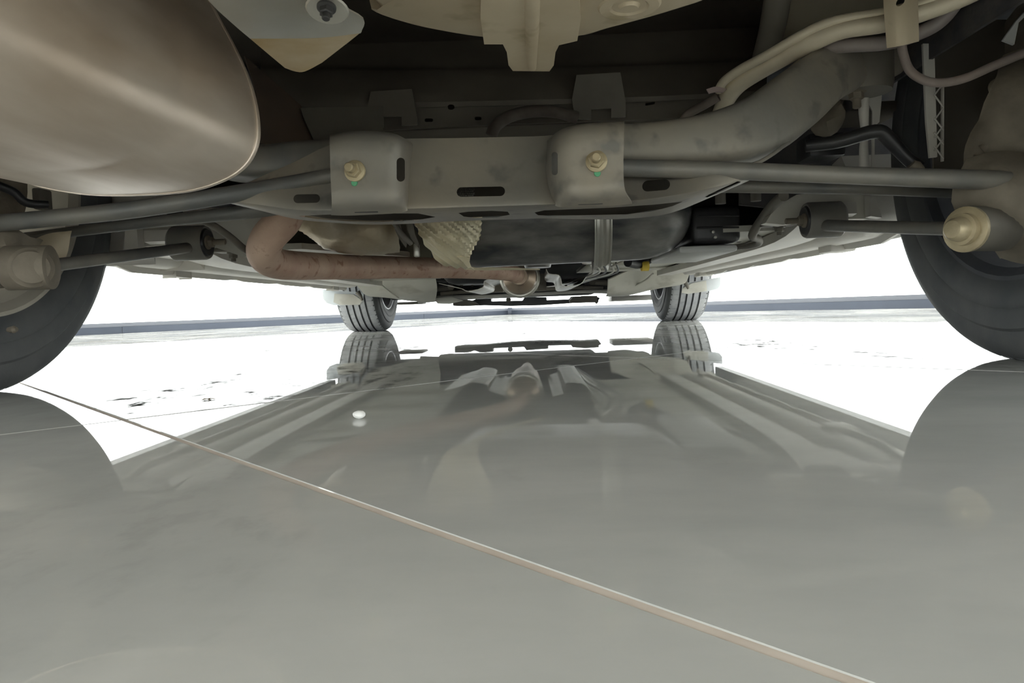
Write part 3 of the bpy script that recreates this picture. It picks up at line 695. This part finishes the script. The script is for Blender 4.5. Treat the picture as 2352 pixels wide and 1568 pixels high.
for i, y in enumerate((205, 232, 262, 285, 302, 318, 332, 350)):
    dy = 14 if i % 2 else -14
    tube('lattice_bar', [at(2146, y - dy, .968), at(2167, y + dy, .968)], .0011, SILLM, LT, 6, 1)
pslab('guard_plate', [(2140, 45), (2420, 45), (2420, 400), (2145, 395)], 1.02, .004, DARK, CAR)
tube('brake_hose', [at(2070, 90, .88), at(2075, 125, .88), at(2090, 162, .88), at(2122, 184, .87), at(2160, 190, .87), at(2215, 180, .87), at(2285, 150, .87), at(2380, 112, .87), at(2460, 90, .88)], .0052, mat('grey_brake_hose', (.33, .27, .24), (.25, .21, .19), 40, .6), CAR, 14, 6)
pslab('gap_light_sliver', [(2304, 92), (2335, 48), (2362, 18), (2372, 20), (2340, 52), (2330, 102)], .93, .004, WHITE, CAR)  # white sliver standing in for light seen through a gap
pslab('gap_light_sliver', [(2318, 566), (2326, 566), (2350, 586), (2340, 586)], .93, .003, WHITE, CAR)  # same for the lower gap: light given as a white sliver
bx('liner_box', at(1860, 360, 1.1) , at(1945, 300, 1.1) + V((0, .06, 0)), BLACK, CAR, .006)
patch('spring_seat', [[(1880, 250, 1.1), (1910, 235, 1.08), (1940, 228, 1.06)], [(1875, 285, 1.1), (1905, 278, 1.06), (1930, 255, 1.06)], [(1885, 300, 1.1), (1905, 300, 1.08), (1920, 280, 1.08)]], CASTM, CAR, 3, 3, .01)

# ---- filler pipes at the top right
FP = tube('filler_pipe', [at(1655, 260, 1.06), at(1672, 222, 1.03), at(1700, 190, 1.0), at(1760, 152, .97), at(1830, 112, .94), at(1880, 88, .92), at(1940, 68, .9), at(2040, 52, .88), at(2160, 14, .86), at(2260, -30, .84), at(2380, -110, .82), at(2460, -230, .80)],
          [.012, .0125, .0125, .0125, .013, .0125, .0105, .0105, .0105, .0105, .0105, .0105], CREAM, CAR, 18, 5)
tube('breather_pipe', [at(1650, 208, 1.02), at(1664, 186, 1.0), at(1700, 160, .98), at(1760, 128, .95), at(1850, 76, .92), at(1920, 48, .9), at(2040, 28, .88), at(2140, 0, .86), at(2240, -50, .84), at(2360, -130, .82), at(2440, -250, .80)], .0062, CREAM, CAR, 14, 5)
tube('vent_hose', [at(1568, 278, 1.05), at(1580, 262, 1.04), at(1620, 240, 1.03), at(1650, 222, 1.02)], .0062, mat('grey_vent_hose', (.24, .2, .17), (.17, .14, .12), 50, .6), CAR, 12, 5)
tube('vent_line', [at(1890, 108, .94), at(1940, 105, .92), at(2040, 98, .9), at(2110, 76, .89), at(2160, 48, .88), at(2200, 0, .87), at(2260, -90, .86), at(2300, -220, .86)], .0085, mat('mauve_grey_pipe', (.31, .27, .25), (.24, .21, .2), 40, .5), CAR, 14, 5)
patch('pipe_clip', [[(2031, -40, .855), (2060, -44, .845), (2102, -50, .85)], [(2032, 15, .85), (2065, 12, .84), (2104, 8, .845)], [(2036, 60, .85), (2068, 58, .84), (2105, 50, .845)], [(2040, 110, .855), (2070, 105, .845), (2106, 96, .85)]], TAN, CAR, 3, 3, .003,
      cuts=[(slot(2058, -4, 2078, 13, -.5), .8, .9)])
patch('hose_clip', [[(1622, 206, .99), (1645, 200, .99), (1668, 206, .99)], [(1628, 216, .99), (1645, 212, .99), (1660, 214, .99)]], mat('pink_clip', (.5, .4, .38)), CAR, 3, 3, .003)
tube('pipe_stay', [at(1786, 190, .99), at(1810, 165, .98), at(1840, 140, .97)], .004, CREAM, CAR, 8, 4)

# ---- exhaust pipe
exh = tube('exhaust_pipe', [V((-.40, .60, .36)), at(450, 280, .80), at(540, 350, .95), at(630, 405, 1.05), at(664, 450, 1.07), at(655, 500, 1.05), at(616, 546, 1.06), at(606, 585, 1.09), at(640, 606, 1.16), at(720, 611, 1.30), at(806, 613, 1.45), at(920, 614, 1.62), at(1030, 616, 1.78), at(1120, 620, 1.92), at(1172, 626, 2.06), at(1192, 635, 2.3)], .0252, RUST, CAR, 22, 7)
rc = at(1192, 634, 2.2)
bm = bmesh.new(); lathe(bm, [(0, .026), (.03, .030), (.05, .052), (.07, .056), (.18, .056), (.185, .062), (.2, .062), (.205, .056), (.5, .056), (.54, .03), (1.0, .027)], rc, (0, 1, -.004), 32, True)
fin('resonator', bm, mat('tan_exhaust_steel', (.45, .38, .3), (.38, .29, .21), 12, .4, .5), exh, 30)
bm = bmesh.new(); lathe(bm, [(.10, .06), (.104, .066), (.13, .066), (.134, .06)], rc, (0, 1, -.004), 32, True); fin('resonator_band', bm, ALU, exh, 30)
tube('exhaust_hanger', [at(905, 512, 1.12), at(925, 540, 1.12), at(945, 560, 1.13)], .004, STEELD, exh, 8, 3)

# ---- fuel tank
t0, t1 = at(1080, 480, 1.36).x, at(1612, 480, 1.38).x
bm = bmesh.new(); box(bm, (-.15, 1.36, .176), (t1, 1.80, .42), .105, 10)
for v in bm.verts:
    if v.co.z < .26: v.co.z += .055 * max(0, v.co.y - 1.43) + (.004 * math.sin(v.co.x * 22 + 1) if v.co.z < .19 else 0)
tank = fin('fuel_tank', bm, TANKM, CAR, 45)
sx0 = at(1387, 560, 1.35).x
def strap():
    path = cr([V((0, 1.352, .40)), V((0, 1.352, .30)), V((0, 1.354, .262)), V((0, 1.366, .220)), V((0, 1.40, .184)), V((0, 1.44, .174)), V((0, 1.52, .178)), V((0, 1.78, .192))], 4)
    sec = [(-.0165, .009), (-.0150, .009), (-.0125, .0), (-.006, -.001), (0, .003), (.006, -.001), (.0125, 0), (.0150, .009), (.0165, .009)]
    bm = bmesh.new(); rings = []
    for i, p in enumerate(path):
        t = (path[min(i + 1, len(path) - 1)] - path[max(i - 1, 0)]).normalized(); nrm = V((0, t.z, -t.y))
        if nrm.y > 0 or (abs(nrm.y) < .2 and nrm.z > 0): nrm = -nrm
        rings.append([p + V((sx0 + a, 0, 0)) + nrm * (d + .004) for a, d in sec])
    loft(bm, rings, False, False); thicken(bm, .0015)
    return fin('tank_strap', bm, ALU, tank, 35)
strap()
turned('tank_boss', [(0, .03), (-.006, .028), (-.006, .012)], V((at(1235, 598, 1.5).x, 1.56, .184)), (0, 0, 1), TANKM, tank, 28)

# ---- heat shields around the tank
quilt = lambda u, v, p: .0022 * math.sin(p.x * 420 + p.z * 520)
gf = patch('foil_heat_shield', [
    [(930, 470, 1.34), (990, 470, 1.30), (1050, 470, 1.29), (1106, 470, 1.31)],
    [(952, 512, 1.34), (1000, 512, 1.29), (1060, 512, 1.27), (1106, 512, 1.31)],
    [(968, 548, 1.34), (1008, 548, 1.29), (1062, 545, 1.27), (1102, 545, 1.30)],
    [(990, 580, 1.36), (1022, 580, 1.31), (1060, 578, 1.29), (1085, 577, 1.31)],
    [(1012, 604, 1.38), (1035, 606, 1.34), (1060, 607, 1.33), (1078, 606, 1.34)],
    [(1040, 614, 1.40), (1055, 615, 1.39), (1075, 616, 1.39), (1090, 617, 1.40)]], FOIL, CAR, 10, 6, .0012, quilt)
patch('foil_fin', [[(1050, 588, 1.30), (1078, 590, 1.31)], [(1062, 600, 1.31), (1078, 600, 1.32)], [(1074, 615, 1.33), (1082, 613, 1.34)]], FOIL, gf, 2, 4, .0012)
patch('foil_lip', [[(1060, 612, 1.40), (1110, 613, 1.50), (1180, 615, 1.65), (1240, 617, 1.75)], [(1066, 618, 1.42), (1110, 620, 1.52), (1180, 619, 1.67), (1240, 619, 1.77)]], FOIL, gf, 4, 2, .0012)
cf = patch('crumpled_heat_shield', [
    [(655, 470, 1.34), (720, 490, 1.34), (800, 490, 1.32), (860, 490, 1.30), (930, 490, 1.36)],
    [(668, 512, 1.36), (730, 525, 1.34), (800, 525, 1.30), (870, 520, 1.29), (918, 525, 1.36)],
    [(700, 535, 1.38), (735, 550, 1.34), (800, 555, 1.30), (870, 550, 1.30), (915, 552, 1.36)],
    [(728, 552, 1.40), (745, 567, 1.36), (800, 576, 1.33), (870, 576, 1.33), (918, 574, 1.38)],
    [(740, 556, 1.44), (760, 574, 1.42), (810, 583, 1.40), (870, 584, 1.40), (905, 578, 1.44)]], CREAMF := mat('dull_cream_foil', (.6, .54, .42), (.46, .38, .26), 9, .5, .35, .5, 120), CAR, 6, 6, .0012, lambda u, v, p: .0012 * math.sin(p.x * 900) + .002 * noise.noise(p * 60))
for i, x in enumerate((912, 940)):
    pslab('hanger_rib', [(x - 8, 505), (x + 6, 505), (x + 12, 535), (x + 22, 560), (x + 20, 568), (x + 6, 550), (x - 4, 530)], 1.28, .006, STEELD, CAR)
bx('hanger_pin', at(950, 590, 1.4), at(962, 558, 1.4) + V((0, .012, 0)), ALU, CAR)
pslab('tunnel_side', [(700, 510), (920, 500), (990, 560), (990, 620), (640, 600), (600, 540)], 1.75, .01, mat('olive_underseal', (.2, .2, .15), (.26, .25, .19), 6, .7), CAR)

# ---- underbody panels and sills
Z0 = .226
def zplate(name, pts, z, t, m_, par=CAR): return slab(name, pts, lambda x, y: V((x, y, z)), lambda x, y: V((x, y, z + t)), m_, par)
pl = zplate('floor_panel', [(-.70, 1.42), (-.70, 2.98), (-.24, 2.98), (-.24, 1.72), (-.40, 1.42)], Z0, .012, PANEL)
pr = zplate('floor_panel', [(.70, 1.42), (.70, 2.98), (.24, 2.98), (.24, 2.05), (.44, 2.05), (.44, 1.42)], Z0, .012, PANEL)
for sx, par in ((-1, pl), (1, pr)):
    for y in (1.9, 2.35, 2.7):
        bx('panel_rib', (sx * .30 if y > 2.1 else sx * .46, y - .02, Z0 - .008), (sx * .66, y + .02, Z0 + .002), PANEL, par, .005)
    for y in (1.62, 2.1, 2.55):
        turned('panel_clip', [(0, .011), (.004, .009), (.005, .002)], V((sx * .58, y, Z0)), (0, 0, -1), BLACK, par, 14)
pan_y = [atz(x, y, Z0) for x, y in ((1560, 590), (1690, 584), (1600, 597))]
def sill(sx):
    sec = [(.655, .238), (.664, .212), (.675, .202), (.70, .198), (.712, .200), (.716, .188), (.722, .188), (.726, .202), (.76, .215), (.82, .235), (.86, .27), (.86, .33), (.62, .33)]
    bm = bmesh.new(); rings = []
    ys = [1.30 + i * .06 for i in range(28)]
    for i, y in enumerate(ys):
        lift = .004 if i % 5 == 4 else 0
        s = V((0, 0, .012)) if y < 1.36 else V()
        rings.append([V((sx * x, y, z + (lift if z < .195 else 0))) + s for x, z in sec])
    loft(bm, rings); return fin('sill', bm, SILLM, CAR, 35)
for sx in (-1, 1):
    so = sill(sx)
    for y in (1.55, 2.75): bx('jacking_pad', (sx * .700 - .012, y - .035, .186), (sx * .738 + .002, y + .035, .205), SILLM, so, .003)
    bx('rear_sill_end', (sx * .62 - .02, 1.27, .215), (sx * .74, 1.46, .30), SILLM, CAR, .02, 3)
    patch('lower_rail', [[V((sx * .53, 1.22, .25)), V((sx * .55, 1.45, .225)), V((sx * .56, 1.9, .222)), V((sx * .56, 2.9, .220))], [V((sx * .61, 1.22, .25)), V((sx * .62, 1.45, .225)), V((sx * .62, 1.9, .222)), V((sx * .62, 2.9, .220))]], SILLM, CAR, 4, 2, .02)

# ---- canister and lines right of the tank
can = bx('charcoal_canister', at(1590, 560, 1.42), at(1702, 470, 1.42) + V((0, .22, 0)), BLACK, CAR, .012, 3)
for y in (495, 522):
    bm = bmesh.new(); sweep(bm, [at(1600, y + 1, 1.418), at(1697, y, 1.418)], .002, 8, 1); fin('canister_rib', bm, BLACK, can)
for x, y in ((1637, 533), (1642, 545)): turned('canister_stud', [(0, .003), (.006, .003), (.007, .001)], at(x, y, 1.417), (0, -1, 0), ALU, can, 10)
bx('canister_tray', at(1560, 582, 1.42), at(1695, 560, 1.42) + V((0, .35, 0)), mat('pale_grey_tray', (.5, .51, .49), (.56, .56, .53), 8, .5), CAR, .006)
for a, b in (((1650, 440), (1655, 468)), ((1735, 440), (1736, 462))): turned('stub_pipe', [(0, .009), (.05, .009), (.055, .006)], at(b[0], b[1], 1.25), (0, 0, 1), STEELD, CAR, 14)
tube('parking_brake_cable', [at(1800, 450, 1.15), at(1778, 468, 1.2), at(1752, 500, 1.3), at(1728, 540, 1.36), at(1742, 548, 1.4), at(1740, 560, 1.45), at(1700, 567, 1.55), at(1660, 565, 1.7)], [.0085, .0085, .0082, .008, .007, .007, .006, .006], STEELD, CAR, 12, 6)
tube('parking_brake_cable', [at(450, 498, 1.08), at(490, 518, 1.12), at(530, 545, 1.16), at(566, 575, 1.2), at(600, 590, 1.3)], .0062, STEELD, CAR, 10, 5)
for sx, x0, y0 in ((1, 1790, 514), (-1, 535, 575)):
    p = at(x0, y0, 1.3)
    bx('stay_plate', p - V((.03, .02, .004)), p + V((.03, .02, .004)), STEELD, CAR)
    bolt('stay_bolt', p - V((0, 0, .004)), (0, 0, -1), .011, STEELD, CAR, .5)
pslab('dark_backing_panel', [(1585, 420), (1830, 420), (1800, 500), (1740, 540), (1700, 556), (1590, 556)], 1.66, .01, BLACK, CAR)  # black sheet added as the dark background behind the canister
lines = part('brake_lines', CAR)
for i, (dx, mt) in enumerate(((0, ALU), (.018, ALU), (.036, BLACK), (.058, ALU), (.072, BLACK))):
    x = .22 + dx
    tube('brake_line', [V((x, 1.98, .205)), V((x + .02, 2.15, .186)), V((x - .02, 2.5, .182)), V((x - .05, 2.95, .18)), V((x - .11, 3.4, .185))], .0032, mt, lines, 8, 5)
tube('strap_spring', [at(1372, 600, 1.9), at(1388, 607, 1.95), at(1402, 610, 1.98)], .0022, ALU, lines, 6, 4)
tube('strap_spring', [at(1432, 598, 1.9), at(1416, 606, 1.95), at(1404, 612, 1.98)], .0022, ALU, lines, 6, 4)
turned('tape_wrap', [(0, .014), (.02, .014)], at(1473, 611, 2.0), (1, .1, 0), YELLOW, lines, 14)
tube('corrugated_hose', [at(1442, 602, 1.95), at(1468, 606, 2.0), at(1500, 590, 2.0), at(1530, 575, 1.9)], .013, BLACK, lines, 12, 8)

# ---- tunnel heat shields
def stepped(prof, y0, y1, mt, name):
    pts = [at(x, y, y0) for x, y in prof]
    rows = [[p + V((0, d, 0)) for p in pts] for d in (0, (y1 - y0) * .33, (y1 - y0) * .66, y1 - y0)]
    o = patch(name, rows, mt, CAR, 3, 3, .002); return o
ts = stepped([(1255, 617), (1262, 628), (1284, 631), (1290, 645), (1296, 657), (1332, 652), (1344, 638), (1360, 622), (1380, 620)], 2.25, 2.95, ALU, 'tunnel_shield')
tl = stepped([(1150, 630), (1130, 638), (1112, 645), (1108, 660), (1075, 668), (1060, 662), (1030, 655), (1008, 650)], 2.35, 2.95, ALU, 'tunnel_shield')
for o_, xs_ in ((ts, (1300, 1325)), (tl, (1085, 1060))):
    for x in xs_:
        turned('shield_stud', [(0, .005), (.004, .004), (.005, .001)], at(x, 654, 2.4), (0, 0, -1), STEELD, o_, 10)
for x0, x1, y0, y1, Y in ((1136, 1155, 640, 671, 3.0), (1235, 1254, 628, 668, 2.9)):
    bx('tunnel_brace', at(x0, y1, Y), at(x1, y0, Y) + V((0, .05, 0)), STEEL, CAR, .003)
bx('tunnel_roof', (-.24, 1.75, .33), (.24, 3.3, .345), BLACK, CAR)

# ---- front end: panels, crossmember, undertray
def fpanel(ol, rib, sx):
    o = patch('front_panel', ol, PANEL, CAR, 4, 4, .006)
    tube('panel_seam', [at(*p) for p in rib], .004, PANEL, o, 8, 4)
    return o
fpanel([[(815, 648, 3.02), (870, 634, 3.02), (930, 630, 3.02), (1000, 632, 3.02)], [(836, 672, 3.10), (880, 668, 3.12), (940, 672, 3.16), (1004, 660, 3.1)], [(850, 678, 3.25), (890, 681, 3.3), (950, 689, 3.4), (1000, 690, 3.35)]],
       [(862, 642, 3.0), (885, 662, 3.05), (915, 684, 3.2)], -1)
fpanel([[(1585, 625, 3.02), (1520, 615, 3.02), (1450, 618, 3.02), (1396, 640, 3.02)], [(1575, 645, 3.08), (1510, 655, 3.12), (1450, 668, 3.16), (1394, 672, 3.1)], [(1560, 652, 3.25), (1500, 662, 3.3), (1440, 676, 3.4), (1392, 678, 3.35)]],
       [(1500, 628, 3.0), (1480, 645, 3.05), (1445, 662, 3.15)], 1)
xm = tube('front_crossmember', [at(960, 690, 3.45), at(1030, 684, 3.45), at(1100, 681, 3.45), at(1200, 677, 3.45), at(1300, 671, 3.45), at(1375, 669, 3.45), at(1430, 672, 3.45)], [.018, .016, .012, .011, .011, .012, .016], SILLM, CAR, 12, 4, .8)
tube('front_rail', [at(1012, 674, 3.47), at(1080, 669, 3.47), at(1200, 666, 3.47), at(1320, 660, 3.47), at(1385, 662, 3.47)], .010, STEEL, CAR, 10, 4)
pslab('front_rail_bracket', [(995, 684), (1040, 682), (1062, 690), (1030, 698), (1005, 697)], 3.4, .05, PANEL, CAR)
pslab('front_undertray', [(1040, 692), (1062, 686), (1085, 690), (1100, 684), (1128, 684), (1128, 692), (1200, 690), (1205, 682), (1255, 682), (1256, 689), (1308, 687), (1312, 681), (1365, 679), (1378, 684), (1372, 694), (1340, 694), (1300, 697), (1240, 701), (1170, 702.5), (1110, 701), (1060, 703), (1041, 702)], 3.95, .12, BLACK, CAR)
for ol in ([(1040, 690), (1070, 688), (1090, 693), (1100, 701), (1042, 702)], [(1308, 690), (1315, 683), (1340, 679), (1372, 679), (1372, 694), (1310, 696)]):
    pslab('tray_pad', ol, 3.85, .08, STEELD, CAR)
turned('drain_plug', [(0, .012), (.01, .014), (.02, .008)], at(1168, 688, 3.9), (0, -1, 0), STEELD, CAR, 14)
turned('oil_pan_corner', [(0, .03), (.02, .045), (.06, .05)], at(1270, 680, 3.7), (0, 0, 1), STEELD, CAR, 18)
tube('tow_hook', [at(1366, 690, 3.8), at(1370, 696, 3.8), at(1374, 690, 3.8)], .004, STEELD, CAR, 8, 4)
bx('engine_block', (-.42, 3.25, .22), (.36, 3.85, .62), BLACK, CAR, .05, 3)
bx('engine_undertray', (-.40, 3.50, .143), (.36, 3.80, .23), BLACK, CAR, .015, 2)
bx('front_subframe_box', (.30, 3.48, .150), (.62, 3.62, .30), BLACK, CAR, .02, 2)
bx('front_subframe_box', (-.66, 3.48, .150), (-.34, 3.62, .30), BLACK, CAR, .02, 2)
bx('gearbox', (-.33, 3.0, .20), (.08, 3.3, .4), BLACK, CAR, .05, 3)
for sx in (-1, 1):
    tube('front_control_arm', [V((sx * .34, 3.42, .20)), V((sx * .52, 3.52, .19)), V((sx * .68, YF, .2))], [.028, .022, .02], STEELD, CAR, 12, 4, .5)
bx('front_lip', at(905, 700, 3.9), at(966, 692, 3.9) + V((0, .2, 0)), STEELD, CAR, .006)
bx('front_lip', at(1405, 692, 3.9), at(1500, 676, 3.9) + V((0, .2, 0)), SILLM, CAR, .006)

# ---- front mud flaps
def flap(ol, inner):
    o = pslab('mudflap', ol, 3.17, .004, FLAP, CAR)
    pslab('flap_bracket', inner, 3.16, .006, PANEL, o)
flap([(740, 664), (836, 672), (833, 688), (826, 698), (800, 701), (766, 701), (750, 696), (742, 686)], [(768, 674), (812, 676), (832, 690), (826, 700), (780, 700), (766, 694)])
flap([(1572, 650), (1655, 636), (1655, 655), (1648, 664), (1630, 668), (1600, 672), (1578, 674), (1568, 664)], [(1568, 662), (1590, 650), (1622, 644), (1624, 668), (1580, 675), (1566, 672)])
for x, y in ((829, 682), (1578, 655)): tube('liner_tab', [at(x - 8, y - 12, 3.14), at(x, y, 3.14), at(x + 3, y + 8, 3.14)], [.012, .008, .005], STEELD, CAR, 8, 3)

for nm, lb in (('exhaust_pipe', 'rust-brown bent exhaust pipe'), ('muffler', 'large stained oval muffler'), ('fuel_tank', 'black plastic fuel tank'), ('foil_heat_shield', 'golden quilted foil heat shield'),
               ('crumpled_heat_shield', 'dull cream crumpled heat shield'), ('spare_wheel_tub', 'tan dust-coated spare wheel tub'), ('rear_subframe', 'dusty grey pressed-steel rear subframe'), ('filler_pipe', 'thick cream filler pipe'),
               ('folded_heat_shield', 'folded aluminium heat shield with black nut'), ('tape_wrap', 'yellow tape wrap')):
    bpy.data.objects[nm]['label'] = lb

# ------------------------------------------------------------------ small things on the floor
bm = bmesh.new(); bmesh.ops.create_icosphere(bm, subdivisions=3, radius=.0058)
for v in bm.verts: v.co *= 1 + .18 * noise.noise(v.co * 260); v.co.z *= .6
zmin = min(v.co.z for v in bm.verts)
o = fin('pebble', bm, PEBBLE, None, 45); o.location = atz(826, 961, 0) + V((0, 0, -zmin)); o['label'] = 'small white pebble lying alone on the grey tile'; o['category'] = 'pebble'
bm = bmesh.new(); lc = V((0, 0, 0))
for k in range(5):
    a = k * 2 * PI / 5 + .3; d = V((math.cos(a), math.sin(a), 0)); s = V((-d.y, d.x, 0))
    loft(bm, [[d * r + s * wv * .0018 + V((0, 0, .0002 + h)), d * r + V((0, 0, .0008 + h)), d * r - s * wv * .0018 + V((0, 0, .0002 + h))] for r, wv, h in ((.0005, .3, .0004), (.003, 1, .0008), (.006, .6, .0005), (.0075, .1, 0))], True, True)
o = fin('leaf_scrap', bm, LEAF, None, 40); o.location = atz(478, 918, 0) + V((0, 0, .0002)); o['label'] = 'tiny dry star-shaped leaf scrap on the bright tile near the left rear tire'; o['category'] = 'leaf'
